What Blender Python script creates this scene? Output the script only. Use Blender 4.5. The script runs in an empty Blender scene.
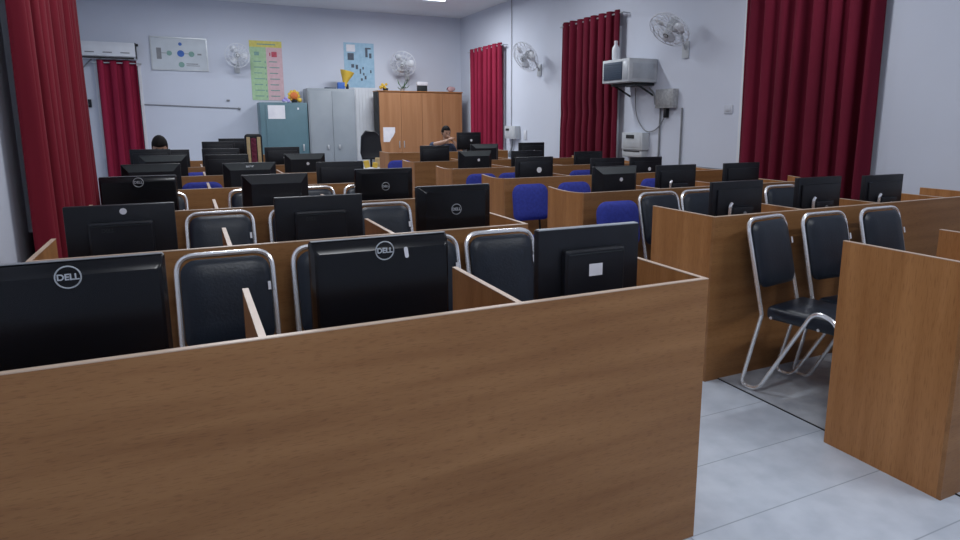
import bpy, bmesh, math, random
from mathutils import Vector, Matrix
C = bpy.context.scene.collection
PI = math.pi
random.seed(7)

# ------------------------------------------------------------------ materials
def new_mat(name, col, rough=0.5, metal=0.0, spec=0.5, coat=0.0):
    m = bpy.data.materials.new(name); m.use_nodes = True
    b = m.node_tree.nodes['Principled BSDF']
    b.inputs['Base Color'].default_value = (*col, 1)
    b.inputs['Roughness'].default_value = rough
    b.inputs['Metallic'].default_value = metal
    b.inputs['Specular IOR Level'].default_value = spec
    b.inputs['Coat Weight'].default_value = coat
    return m

def mottled(name, c1, c2, scale=(5, 5, 5), rough=0.5, bump=0.0, metal=0.0, detail=4, lo=0.3, hi=0.7, spec=0.5, coat=0.0, bscale=None, nscale=1.0, flecks=None):
    m = new_mat(name, c1, rough, metal, spec, coat); nt = m.node_tree; N = nt.nodes; L = nt.links
    b = N['Principled BSDF']
    tc = N.new('ShaderNodeTexCoord'); mp = N.new('ShaderNodeMapping'); mp.inputs['Scale'].default_value = scale
    nz = N.new('ShaderNodeTexNoise'); nz.inputs['Scale'].default_value = nscale; nz.inputs['Detail'].default_value = detail
    cr = N.new('ShaderNodeValToRGB')
    cr.color_ramp.elements[0].position = lo; cr.color_ramp.elements[0].color = (*c1, 1)
    cr.color_ramp.elements[1].position = hi; cr.color_ramp.elements[1].color = (*c2, 1)
    L.new(tc.outputs['Object'], mp.inputs['Vector']); L.new(mp.outputs['Vector'], nz.inputs['Vector'])
    L.new(nz.outputs['Fac'], cr.inputs['Fac']); L.new(cr.outputs['Color'], b.inputs['Base Color'])
    if flecks:
        m2 = N.new('ShaderNodeMapping'); m2.inputs['Scale'].default_value = flecks
        n3 = N.new('ShaderNodeTexNoise'); n3.inputs['Scale'].default_value = 1; n3.inputs['Detail'].default_value = 2
        c3 = N.new('ShaderNodeValToRGB'); c3.color_ramp.elements[0].position = .34; c3.color_ramp.elements[0].color = (.80, .77, .75, 1)
        c3.color_ramp.elements[1].position = .46; c3.color_ramp.elements[1].color = (1, 1, 1, 1)
        mx = N.new('ShaderNodeMix'); mx.data_type = 'RGBA'; mx.blend_type = 'MULTIPLY'; mx.inputs[0].default_value = 1
        L.new(tc.outputs['Object'], m2.inputs['Vector']); L.new(m2.outputs['Vector'], n3.inputs['Vector']); L.new(n3.outputs['Fac'], c3.inputs['Fac'])
        L.new(cr.outputs['Color'], mx.inputs[6]); L.new(c3.outputs['Color'], mx.inputs[7]); L.new(mx.outputs[2], b.inputs['Base Color'])
    if bump:
        bp = N.new('ShaderNodeBump'); bp.inputs['Strength'].default_value = bump; bp.inputs['Distance'].default_value = 0.004
        if bscale:
            n2 = N.new('ShaderNodeTexNoise'); n2.inputs['Scale'].default_value = bscale; n2.inputs['Detail'].default_value = 3
            L.new(tc.outputs['Object'], n2.inputs['Vector']); L.new(n2.outputs['Fac'], bp.inputs['Height'])
        else:
            L.new(nz.outputs['Fac'], bp.inputs['Height'])
        L.new(bp.outputs['Normal'], b.inputs['Normal'])
    return m

W1 = (0.235, 0.104, 0.036); W2 = (0.345, 0.170, 0.066)
WOODH = mottled('laminate_horizontal', W1, W2, (1.1, 22, 16), 0.42, 0.05, detail=7, lo=0.3, hi=0.72, spec=0.4, flecks=(28, 260, 280))
WOODV = mottled('laminate_vertical', (0.32, 0.135, 0.042), (0.45, 0.21, 0.075), (15, 15, 0.8), 0.45, 0.04, detail=6, lo=0.3, hi=0.72, spec=0.4, flecks=(240, 240, 16))
WOODC = mottled('cupboard_laminate', (0.30, 0.135, 0.055), (0.42, 0.21, 0.10), (9, 9, 0.6), 0.45, 0.03, detail=6)
BAND = mottled('edge_band', (0.50, 0.37, 0.28), (0.60, 0.46, 0.36), (4, 4, 4), 0.35)
BLK = mottled('black_gloss_plastic', (0.004, 0.0045, 0.006), (0.007, 0.0075, 0.010), (3, 3, 3), 0.24, spec=0.3)
BLKM = mottled('black_matte_plastic', (0.007, 0.008, 0.012), (0.012, 0.0135, 0.018), (6, 6, 6), 0.42, 0.05, bscale=300, spec=0.3)
BLKR = mottled('black_textured_plastic', (0.006, 0.007, 0.010), (0.010, 0.012, 0.016), (6, 6, 6), 0.7, 0.05, bscale=300, spec=0.2)
SWP = mottled('pale_switch_plastic', (0.50, 0.53, 0.60), (0.54, 0.57, 0.64), (4, 4, 4), 0.6)
GREYP = mottled('dark_grey_bevel_plastic', (0.016, 0.021, 0.024), (0.026, 0.032, 0.036), (6, 6, 6), 0.5, spec=0.3)
SCREEN = mottled('dark_screen_glass', (0.004, 0.004, 0.006), (0.006, 0.006, 0.008), (3, 3, 3), 0.12)
SILV = mottled('silver_grey_plastic', (0.42, 0.45, 0.48), (0.52, 0.55, 0.58), (6, 6, 6), 0.35, metal=0.4)
REX = mottled('navy_black_leatherette', (0.007, 0.010, 0.018), (0.012, 0.018, 0.029), (5, 5, 5), 0.38, 0.25, bscale=90, spec=0.4)
CHR = mottled('brushed_chrome_tube', (0.88, 0.89, 0.90), (0.95, 0.95, 0.96), (10, 10, 10), 0.26, metal=0.75)
BLUE = mottled('royal_blue_cloth', (0.018, 0.028, 0.23), (0.028, 0.042, 0.31), (40, 40, 40), 0.85, 0.3)
MAR = mottled('maroon_curtain_cloth', (0.105, 0.006, 0.019), (0.155, 0.009, 0.028), (3, 3, 0.7), 0.85, 0.12, bscale=120, spec=0.2)
MAR1 = mottled('red_maroon_curtain_cloth', (0.14, 0.008, 0.018), (0.20, 0.012, 0.026), (3, 3, 0.7), 0.85, 0.12, bscale=120, spec=0.2)
MARB = mottled('bright_maroon_curtain_cloth', (0.22, 0.009, 0.036), (0.30, 0.015, 0.052), (3, 3, 0.7), 0.8, 0.1, bscale=120, spec=0.25)
WALL = mottled('painted_wall_pale_blue_white', (0.56, 0.60, 0.695), (0.62, 0.66, 0.755), (0.6, 0.6, 0.6), 0.8, 0.06, bscale=25)
CEIL = mottled('ceiling_white_paint', (0.70, 0.72, 0.76), (0.76, 0.78, 0.82), (0.8, 0.8, 0.8), 0.9)
WHITE = mottled('white_plastic', (0.66, 0.69, 0.74), (0.74, 0.77, 0.82), (4, 4, 4), 0.4)
OFFW = mottled('greyish_white_metal', (0.46, 0.49, 0.52), (0.56, 0.59, 0.62), (5, 5, 5), 0.5)
BOXG = mottled('grey_switch_box_metal', (0.30, 0.31, 0.33), (0.40, 0.41, 0.42), (30, 30, 30), 0.55, lo=0.4, hi=0.6)
PAPER = mottled('white_paper', (0.66, 0.66, 0.72), (0.76, 0.76, 0.80), (8, 8, 8), 0.7)
TEAL = mottled('teal_grey_steel', (0.085, 0.165, 0.20), (0.105, 0.195, 0.235), (3, 3, 3), 0.42)
GREYS = mottled('light_grey_steel', (0.25, 0.285, 0.32), (0.30, 0.335, 0.37), (2, 2, 2), 0.4)
DARK = mottled('dark_gap', (0.012, 0.012, 0.014), (0.02, 0.02, 0.022), (5, 5, 5), 0.6)
NAVYG = mottled('dark_blue_grille', (0.022, 0.042, 0.075), (0.035, 0.060, 0.10), (60, 60, 60), 0.5)
GREYC = mottled('grey_cable', (0.18, 0.19, 0.21), (0.24, 0.25, 0.27), (9, 9, 9), 0.5)
YEL = mottled('yellow_craft', (0.62, 0.40, 0.04), (0.75, 0.52, 0.08), (9, 9, 9), 0.6)
ORG = mottled('orange_craft', (0.60, 0.15, 0.03), (0.70, 0.22, 0.05), (9, 9, 9), 0.6)
PURP = mottled('lilac_craft', (0.35, 0.30, 0.65), (0.45, 0.40, 0.75), (9, 9, 9), 0.6)
GRN = mottled('green_leaf', (0.03, 0.09, 0.035), (0.06, 0.16, 0.05), (9, 9, 9), 0.6)
PINK = mottled('dusty_pink', (0.45, 0.28, 0.30), (0.55, 0.36, 0.38), (9, 9, 9), 0.6)
SKIN = mottled('skin', (0.40, 0.235, 0.165), (0.46, 0.28, 0.20), (12, 12, 12), 0.55)
HAIR = mottled('black_hair', (0.005, 0.004, 0.005), (0.010, 0.008, 0.008), (40, 40, 6), 0.75, spec=0.2)
SHIRT = mottled('dark_blue_cloth', (0.03, 0.045, 0.09), (0.045, 0.065, 0.12), (20, 20, 20), 0.85)
SHIRTW = mottled('pale_grey_cloth', (0.45, 0.47, 0.52), (0.55, 0.57, 0.60), (20, 20, 20), 0.85)
REDK = mottled('dark_maroon_cloth', (0.10, 0.012, 0.03), (0.16, 0.02, 0.05), (30, 30, 30), 0.85)
CREAM = mottled('cream_tan_cloth', (0.42, 0.31, 0.16), (0.55, 0.42, 0.24), (25, 25, 25), 0.85)
CH_G = mottled('chart_green_print', (0.34, 0.52, 0.30), (0.42, 0.60, 0.38), (20, 20, 20), 0.6)
CH_P = mottled('chart_pink_print', (0.60, 0.40, 0.44), (0.68, 0.48, 0.52), (20, 20, 20), 0.6)
CH_Y = mottled('chart_yellow_print', (0.62, 0.55, 0.12), (0.72, 0.64, 0.18), (20, 20, 20), 0.6)
CH_B = mottled('chart_blue_print', (0.27, 0.45, 0.60), (0.36, 0.55, 0.70), (12, 12, 12), 0.6)
CH_W = mottled('board_white_print', (0.50, 0.55, 0.60), (0.56, 0.61, 0.66), (6, 6, 6), 0.5)
INK = mottled('dark_print', (0.05, 0.07, 0.10), (0.08, 0.10, 0.14), (20, 20, 20), 0.6)
INKB = mottled('blue_print', (0.03, 0.10, 0.38), (0.05, 0.15, 0.48), (20, 20, 20), 0.6)
INKG = mottled('green_grey_print', (0.16, 0.30, 0.27), (0.22, 0.38, 0.34), (20, 20, 20), 0.6)
INKR = mottled('red_print', (0.45, 0.06, 0.10), (0.55, 0.10, 0.14), (20, 20, 20), 0.6)

def tile_mat(name, c1, c2, mortar, w, h, off):
    m = new_mat(name, c1, 0.22, 0, 0.5); nt = m.node_tree; N = nt.nodes; L = nt.links; b = N['Principled BSDF']
    tc = N.new('ShaderNodeTexCoord'); mp = N.new('ShaderNodeMapping'); mp.inputs['Location'].default_value = off
    br = N.new('ShaderNodeTexBrick'); br.offset = 0; br.inputs['Scale'].default_value = 1
    br.inputs['Brick Width'].default_value = w; br.inputs['Row Height'].default_value = h
    br.inputs['Mortar Size'].default_value = 0.0035; br.inputs['Mortar Smooth'].default_value = 0.3
    br.inputs['Mortar'].default_value = (*mortar, 1)
    nz = N.new('ShaderNodeTexNoise'); nz.inputs['Scale'].default_value = 7; nz.inputs['Detail'].default_value = 8
    cr = N.new('ShaderNodeValToRGB'); cr.color_ramp.elements[0].color = (*c1, 1); cr.color_ramp.elements[1].color = (*c2, 1)
    cr.color_ramp.elements[0].position = 0.35; cr.color_ramp.elements[1].position = 0.65
    L.new(tc.outputs['Object'], mp.inputs['Vector']); L.new(mp.outputs['Vector'], br.inputs['Vector'])
    L.new(tc.outputs['Object'], nz.inputs['Vector']); L.new(nz.outputs['Fac'], cr.inputs['Fac'])
    L.new(cr.outputs['Color'], br.inputs['Color1']); L.new(cr.outputs['Color'], br.inputs['Color2'])
    L.new(br.outputs['Color'], b.inputs['Base Color'])
    return m
TILE = tile_mat('pale_floor_tile', (0.47, 0.52, 0.595), (0.55, 0.60, 0.675), (0.34, 0.38, 0.44), 1.2, 0.378, (-1.185 + 1.2 * 4, -0.377 + 0.378 * 20, 0))
TILED = tile_mat('grey_mottled_floor', (0.36, 0.39, 0.44), (0.50, 0.53, 0.58), (0.36, 0.38, 0.42), 1.5, 1.5, (-1.19 + 0.76 * 4, 0.76 * 10, 0))

# ------------------------------------------------------------------ mesh helpers
def finish(name, bm, mat, parent=None, loc=None, smooth=True, angle=38):
    bmesh.ops.recalc_face_normals(bm, faces=bm.faces[:])
    me = bpy.data.meshes.new(name); bm.to_mesh(me); bm.free()
    if smooth:
        for p in me.polygons: p.use_smooth = True
        me.set_sharp_from_angle(angle=math.radians(angle))
    if mat: me.materials.append(mat)
    o = bpy.data.objects.new(name, me); C.objects.link(o)
    if parent: o.parent = parent
    if loc: o.location = loc
    return o

def box(bm, x0, x1, y0, y1, z0, z1, bev=0.0, M=None, seg=2):
    vs = [bm.verts.new((x, y, z)) for z in (z0, z1) for y in (y0, y1) for x in (x0, x1)]
    idx = [(0, 2, 3, 1), (4, 5, 7, 6), (0, 1, 5, 4), (2, 6, 7, 3), (0, 4, 6, 2), (1, 3, 7, 5)]
    fs = [bm.faces.new([vs[i] for i in f]) for f in idx]
    if bev > 0:
        es = list({e for f in fs for e in f.edges})
        r = bmesh.ops.bevel(bm, geom=es, offset=bev, segments=seg, profile=0.5, affect='EDGES')
        vs = list({v for f in r['faces'] for v in f.verts} | {v for v in vs if v.is_valid})
    if M is not None:
        bmesh.ops.transform(bm, matrix=M, verts=[v for v in vs if v.is_valid])
    return vs

def bx(*a, **k):
    bm = bmesh.new(); box(bm, *a, **k); return bm

def tube(bm, pts, r, n=8, closed=False, rad=None):
    pts = [Vector(p) for p in pts]; m = len(pts); rings = []
    up = None
    for i, p in enumerate(pts):
        if closed: t = pts[(i + 1) % m] - pts[i - 1]
        elif i == 0: t = pts[1] - pts[0]
        elif i == m - 1: t = pts[-1] - pts[-2]
        else: t = (pts[i + 1] - p).normalized() + (p - pts[i - 1]).normalized()
        if t.length < 1e-9: t = Vector((0, 0, 1))
        t.normalize()
        if up is None:
            up = Vector((0, 0, 1)) if abs(t.z) < 0.9 else Vector((1, 0, 0))
        up = (up - t * up.dot(t))
        if up.length < 1e-6: up = t.orthogonal()
        up.normalize(); s = t.cross(up)
        rr = rad[i] if rad else r
        rings.append([bm.verts.new(p + (up * math.cos(a) + s * math.sin(a)) * rr) for a in [2 * PI * k / n for k in range(n)]])
    last = m if closed else m - 1
    for i in range(last):
        A, B = rings[i], rings[(i + 1) % m]
        for k in range(n):
            bm.faces.new((A[k], A[(k + 1) % n], B[(k + 1) % n], B[k]))
    if not closed:
        bm.faces.new(rings[0]); bm.faces.new(rings[-1][::-1])

def rounded_path(pts, r, seg=5):
    """polyline with filleted inner corners"""
    pts = [Vector(p) for p in pts]; out = [pts[0]]
    for i in range(1, len(pts) - 1):
        p = pts[i]; a = pts[i - 1] - p; b = pts[i + 1] - p
        rr = r[i - 1] if isinstance(r, (list, tuple)) else r
        d = min(rr, a.length * 0.49, b.length * 0.49); A = p + a.normalized() * d; B = p + b.normalized() * d
        for k in range(seg + 1):
            t = k / seg; out.append(A * (1 - t) ** 2 + p * 2 * t * (1 - t) + B * t * t)
    out.append(pts[-1]); return out

def lathe(bm, prof, n=20, M=None):
    rings = []
    for r, z in prof:
        rings.append([bm.verts.new((r * math.cos(2 * PI * k / n), r * math.sin(2 * PI * k / n), z)) for k in range(n)])
    for A, B in zip(rings, rings[1:]):
        for k in range(n): bm.faces.new((A[k], A[(k + 1) % n], B[(k + 1) % n], B[k]))
    bm.faces.new(rings[0][::-1]); bm.faces.new(rings[-1])
    if M is not None: bmesh.ops.transform(bm, matrix=M, verts=[v for r in rings for v in r])

def rrect(w, h, r, seg=5, rb=None):
    """rounded rectangle outline centred at 0; rb = bottom radius"""
    rb = r if rb is None else rb; P = []
    for cx, cy, a0, q in ((w / 2 - r, h / 2 - r, 0, r), (-w / 2 + r, h / 2 - r, PI / 2, r), (-w / 2 + rb, -h / 2 + rb, PI, rb), (w / 2 - rb, -h / 2 + rb, 1.5 * PI, rb)):
        for k in range(seg + 1):
            a = a0 + PI / 2 * k / seg; P.append((cx + q * math.cos(a), cy + q * math.sin(a)))
    return P

def prism(bm, outline, t0, t1, M=None, bulge=0.0, bev=0.0):
    """outline in (x,z); thickness along y from t0 (front) to t1 (back). Rings give soft padded edges."""
    n = len(outline); cx = sum(p[0] for p in outline) / n; cz = sum(p[1] for p in outline) / n
    if bev > 0:
        w = max(abs(p[0] - cx) for p in outline); s = 1 - bev / w
        lay = [(s * 0.55, t0 - bulge), (s * 0.9, t0 - bulge * 0.6), (s, t0), (1, t0 + bev), (1, t1 - bev), (s, t1), (s * 0.6, t1)]
    else:
        lay = [(1, t0), (1, t1)]
    rings = [[bm.verts.new((cx + (x - cx) * s, y, cz + (z - cz) * s)) for x, z in outline] for s, y in lay]
    for A, B in zip(rings, rings[1:]):
        for k in range(n): bm.faces.new((A[k], A[(k + 1) % n], B[(k + 1) % n], B[k]))
    bm.faces.new(rings[0]); bm.faces.new(rings[-1][::-1])
    if M is not None: bmesh.ops.transform(bm, matrix=M, verts=[v for r in rings for v in r])

def text_mesh(name, s, size, mat, parent, M, bold=0.0, depth=0.0008):
    cu = bpy.data.curves.new(name, 'FONT'); cu.body = s; cu.size = size; cu.align_x = 'CENTER'; cu.align_y = 'CENTER'
    cu.extrude = depth; cu.offset = bold
    o = bpy.data.objects.new(name, cu); C.objects.link(o)
    bpy.context.view_layer.update()
    me = bpy.data.meshes.new_from_object(o.evaluated_get(bpy.context.evaluated_depsgraph_get()))
    bpy.data.objects.remove(o); me.transform(M); me.materials.clear(); me.materials.append(mat)
    q = bpy.data.objects.new(name, me); C.objects.link(q); q.parent = parent
    return q

def thing(name, label, cat, loc=(0, 0, 0), rz=0, group=None):
    o = bpy.data.objects.new(name, None); C.objects.link(o); o.empty_display_size = 0.1
    o.location = loc; o.rotation_euler = (0, 0, rz); o['label'] = label; o['category'] = cat
    if group: o['group'] = group
    return o
def tag(o, label, cat, group=None):
    o['label'] = label; o['category'] = cat
    if group: o['group'] = group
    return o
def struct(name, bm, mat, parent=None, **k):
    o = finish(name, bm, mat, parent, **k)
    if parent is None: o['kind'] = 'structure'
    return o
def dup(root, loc, rz, label, group=None, name=None):
    r = root.copy(); C.objects.link(r); r.location = loc; r.rotation_euler = (0, 0, rz); r['label'] = label
    if group: r['group'] = group
    kids = [o for o in bpy.data.objects if o.parent == root]
    for ch in kids:
        c = ch.copy(); C.objects.link(c); c.parent = r
        for g in [o for o in bpy.data.objects if o.parent == ch]:
            d = g.copy(); C.objects.link(d); d.parent = c
    return r
class Proto:
    """first use places the built thing itself, later uses copy it"""
    def __init__(s, build): s.build = build; s.root = None
    def put(s, loc, rz, label, group):
        if s.root is None:
            s.root = s.build(); s.root.location = loc; s.root.rotation_euler = (0, 0, rz)
            s.root['label'] = label; s.root['group'] = group; return s.root
        return dup(s.root, loc, rz, label, group)

# ------------------------------------------------------------------ the room
XL, XA, XR, YB, YF, ZC = -2.40, -3.40, 4.02, -3.6, 12.17, 3.75
YJ = 4.98
struct('floor', bx(XA - .2, XR + .2, YB - .2, YF + .2, -0.12, 0), TILE, smooth=False)
struct('floor_grey_area', bx(1.187, XR - .002, -2.2, 9.6, 0.0, 0.004), TILED, smooth=False)  # greyer mottled area laid over the pale tiles
struct('trim_1', bx(1.181, 1.1865, -2.2, 9.6, 0.0, 0.006), DARK, smooth=False)
struct('ceiling', bx(XA - .2, XR + .2, YB - .2, YF + .2, ZC, ZC + .12), CEIL, smooth=False)
struct('wall_left', bx(XA - .2, XL, YB, YJ, 0, ZC), WALL, smooth=False)
struct('wall_left_rear', bx(XA - .2, XA, YJ, YF, 0, ZC), WALL, smooth=False)
struct('wall_right', bx(XR, XR + .2, YB, YF, 0, ZC), WALL, smooth=False)
struct('wall_far', bx(XA - .2, XR + .2, YF, YF + .2, 0, ZC), WALL, smooth=False)
struct('wall_back', bx(XA - .2, XR + .2, YB - .2, YB, 0, ZC), WALL, smooth=False)

def window(n, axis, pos, a0, a1, z0, z1, s):
    """window frame with a dim pane, thin against the wall; s = direction into the room"""
    w = 0.05; bmf = bmesh.new(); bmp = bmesh.new()
    def q(bm, u0, u1, d0, d1, za, zb):
        d0, d1 = sorted((pos + s * d0, pos + s * d1))
        if axis == 'x': box(bm, d0, d1, u0, u1, za, zb)
        else: box(bm, u0, u1, d0, d1, za, zb)
    q(bmf, a0, a0 + w, 0, .03, z0, z1); q(bmf, a1 - w, a1, 0, .03, z0, z1)
    q(bmf, a0 + w, a1 - w, 0, .03, z0, z0 + w); q(bmf, a0 + w, a1 - w, 0, .03, z1 - w, z1)
    m = (a0 + a1) / 2; q(bmf, m - .02, m + .02, 0, .028, z0 + w, z1 - w)
    q(bmp, a0 + w, a1 - w, 0, .008, z0 + w, z1 - w)
    o = struct('window_%d' % n, bmf, WHITE, smooth=False); p = finish('window_pane', bmp, NAVYG, o, smooth=False)
window(1, 'x', XL, 2.5, 4.6, 0.95, 2.6, 1)
window(2, 'y', YF, -2.99, -2.26, 0.85, 2.55, -1)
window(3, 'x', XR, 9.9, 11.6, 0.9, 2.85, -1)
window(4, 'x', XR, 6.15, 7.72, 0.9, 2.85, -1)
window(5, 'x', XR, 2.35, 3.84, 0.9, 2.85, -1)
# ribbed white door leaf between the steel cupboard and the wooden cupboard
bm = bmesh.new(); box(bm, 1.60, 2.12, YF - .03, YF, 0, 2.21)
for k in range(7): box(bm, 1.63 + k * .07, 1.66 + k * .07, YF - .042, YF - .03, 0.02, 2.19)
struct('door_1', bm, WHITE, smooth=False)
struct('baseboard_left', bx(XL, XL + .012, YB, YJ, 0, .1), OFFW, smooth=False)
struct('baseboard_far', bx(XA, XR, YF - .012, YF, 0, .1), OFFW, smooth=False)

# ------------------------------------------------------------------ curtains
def curtain(p0, p1, z0, z1, folds, amp, mat, label, seed, nrm, rod=True, rings=0, group=None, flare=1.0, tie=None):
    rnd = random.Random(seed)
    p0 = Vector((*p0, 0)); p1 = Vector((*p1, 0)); n = Vector((*nrm, 0)); L = (p1 - p0)
    t = thing('curtain', label, 'curtain', ((p0 + p1) / 2)[:], 0, group)
    o0 = (p0 + p1) / 2
    NU = folds * 20; ph = [rnd.uniform(-.95, .95) for _ in range(folds + 2)]; am = [rnd.uniform(.6, 1.15) for _ in range(folds + 2)]
    bm = bmesh.new(); rows = []; NZ = 14
    for j in range(NZ + 1):
        v = j / NZ; z = z0 + (z1 - z0) * v; row = []
        for i in range(NU + 1):
            u = i / NU; f = u * folds; k = int(min(folds - 1, f)); ff = f - k
            a0 = am[k] * (1 - ff) + am[k + 1] * ff; ps = ph[k] * (1 - ff) + ph[k + 1] * ff
            th = 2 * PI * f + ps * (1.3 - .8 * v)
            w = math.sin(th) + .12 * math.sin(2 * th + 3 * ps + v * 2)
            d = 0.105 + amp * a0 * w * (0.85 + .2 * (1 - v))
            if tie and abs(z - tie) < .10: d = .105 + (d - .105) * .7
            uk = u - .52 * math.sin(2 * th) / (2 * PI * folds) * min(1, 8 * u, 8 * (1 - u))
            uu = .5 + (uk - .5) * (1 + (flare - 1) * (1 - v))
            row.append(bm.verts.new(p0 + L * uu + n * d - o0 + Vector((0, 0, z))))
        rows.append(row)
    for A, B in zip(rows, rows[1:]):
        for i in range(NU): bm.faces.new((A[i], A[i + 1], B[i + 1], B[i]))
    c = finish('drape', bm, mat, t, angle=80)
    sm = c.modifiers.new('thick', 'SOLIDIFY'); sm.thickness = 0.004
    d = L.normalized()
    bm = bmesh.new(); tube(bm, [p0 - o0 - d * .08 + n * .105 + Vector((0, 0, z1 - .045)), p1 - o0 + d * .08 + n * .105 + Vector((0, 0, z1 - .045))], .012, 8)
    for e in (p0 - d * .07, p1 + d * .07):
        tube(bm, [e - o0 + Vector((0, 0, z1 - .045)), e - o0 + n * .105 + Vector((0, 0, z1 - .045))], .008, 6)
    finish('curtain_rod', bm, SILV, t)
    if rings:
        for k in range(rings):
            u = (k + .5) / rings; c0 = p0 + L * u + n * .105 - o0 + Vector((0, 0, z1 - .045))
            bm = bmesh.new(); tube(bm, [c0 + (n * math.cos(a) + Vector((0, 0, 1)) * math.sin(a)) * .03 for a in [2 * PI * q / 12 for q in range(12)]], .007, 6, closed=True)
            finish('eyelet_ring', bm, SILV, t)
    return t
curtain((XL, 2.2), (XL, 4.32), 0.12, 3.02, 12, .055, MAR1, 'maroon curtain at the left edge, nearest left window', 3, (1, 0), flare=1.0)
curtain((-2.93, YF), (-2.32, YF), 0.15, 2.585, 3, .06, MARB, 'narrow maroon curtain directly below the wall air conditioner on the far left', 5, (0, -1), flare=1.02)
curtain((XR, 9.85), (XR, 11.42), 0.3, 3.0, 7, .07, MARB, 'bright maroon curtain hung on eyelets beside the wooden cupboard', 8, (-1, 0), rings=8)
curtain((XR, 6.05), (XR, 7.58), 0.25, 3.05, 8, .08, MAR, 'maroon curtain behind the air cooler on the right wall', 11, (-1, 0), tie=1.6)
curtain((XR, 2.19), (XR, 3.76), 0.25, 3.05, 8, .085, MAR, 'wide dark maroon curtain at the far right, nearest on right wall', 14, (-1, 0))

# ------------------------------------------------------------------ desks
H = 1.0; DD = 0.5514; DT = 0.765; T = 0.018
def desk(x0, x1, y, label, group, divs, h=H, curved=False, low=0.0):
    t = thing('computer_desk', label, 'desk', ((x0 + x1) / 2, y, 0), 0, group); ox = (x0 + x1) / 2
    a, b = x0 - ox, x1 - ox
    e = finish('front_panel', bx(a, b, 0, T, 0.0, h - .003), WOODH, t, smooth=False)
    finish('edge_banding', bx(a, b, -.0005, T + .0005, h - .003, h), BAND, e, smooth=False)
    def side(xa, xb, nm):
        bm = bmesh.new(); n = 8; dip = .012 if curved and nm == 'end_panel' else 0
        pro = [(T, 0.0)] + [(T + (DD - T) * k / n, h - .003 - dip * math.sin(PI * min(1, (k / n) * 1.0)) ) for k in range(n + 1)] + [(DD, 0.0)]
        A = [bm.verts.new((xa, py, pz)) for py, pz in pro]; B = [bm.verts.new((xb, py, pz)) for py, pz in pro]
        bm.faces.new(A); bm.faces.new(B[::-1])
        for k in range(len(pro)): bm.faces.new((A[k], A[(k + 1) % len(pro)], B[(k + 1) % len(pro)], B[k]))
        o = finish(nm, bm, WOODV, t, smooth=False)
        bm = bmesh.new(); tp = pro[1:-1]
        r0 = [[bm.verts.new((x, py, pz + dz)) for x, dz in ((xa - .0005, 0.0002), (xb + .0005, 0.0002), (xb + .0005, .003), (xa - .0005, .003))] for py, pz in tp]
        for P, Q in zip(r0, r0[1:]):
            for k in range(4): bm.faces.new((P[k], P[(k + 1) % 4], Q[(k + 1) % 4], Q[k]))
        bm.faces.new(r0[0]); bm.faces.new(r0[-1][::-1])
        finish('edge_banding', bm, BAND, o, smooth=False)
    side(a, a + T, 'end_panel'); side(b - T, b, 'end_panel')
    for d in divs: side(d - ox - T / 2, d - ox + T / 2, 'divider')
    # desktops between the uprights, as one worktop each bay
    xs = [a + T] + [d - ox for d in divs] + [b - T]
    bm = bmesh.new()
    for p, q in zip(xs, xs[1:]):
        pa = p if p == a + T else p + T / 2; qa = q if q == b - T else q - T / 2
        box(bm, pa + .0005, qa - .0005, T, DD - .02, DT - .018, DT)
    finish('desktop', bm, WOODH, t, smooth=False)
    return t
W = .7344; PLn = 1.3463; PRn = 1.3704; YR0 = -.264; XR0 = 1.079
lw = ['nearest the camera, filling the lower left', 'second from the camera in the left block', 'third from the camera in the left block',
      'fourth from the camera in the left block', 'fifth from the camera in the left block', 'sixth and farthest long one in the left block']
for i in range(6):
    desk(-3 * W, 0, i * PLn, 'long wooden computer desk with dividers, ' + lw[i], 'left block of computer desks', [-2 * W, -W])
rw = ['nearest on the right, only its tall end panel in view', 'on the right behind the first row of black chairs', 'behind the steel chairs, blue chair before it',
      'in the middle, fourth back, behind the most visible blue chair', 'in the middle, fifth back, near the far maroon curtain', 'in the middle, farthest row, before the wooden cupboard']
for i in range(6):
    desk(XR0, XR0 + 3.80 * W, YR0 + i * PRn, 'wooden desk ' + rw[i], 'right block of computer desks', [XR0 + k * W for k in (1, 2, 3)], curved=i > 1)
# farther loose tables
desk(-1.60, -.94, 8.08, 'short wooden desk behind the left block carrying one monitor', 'small desks at the back left', [])
desk(-1.25, -.42, 9.42, 'short wooden desk farthest back left, before the teal cupboard', 'small desks at the back left', [])
desk(1.14, 3.15, 8.0, 'wooden teacher desk with raised front panel before the wooden cupboard', 'teacher desk', [], h=1.055)

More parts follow.
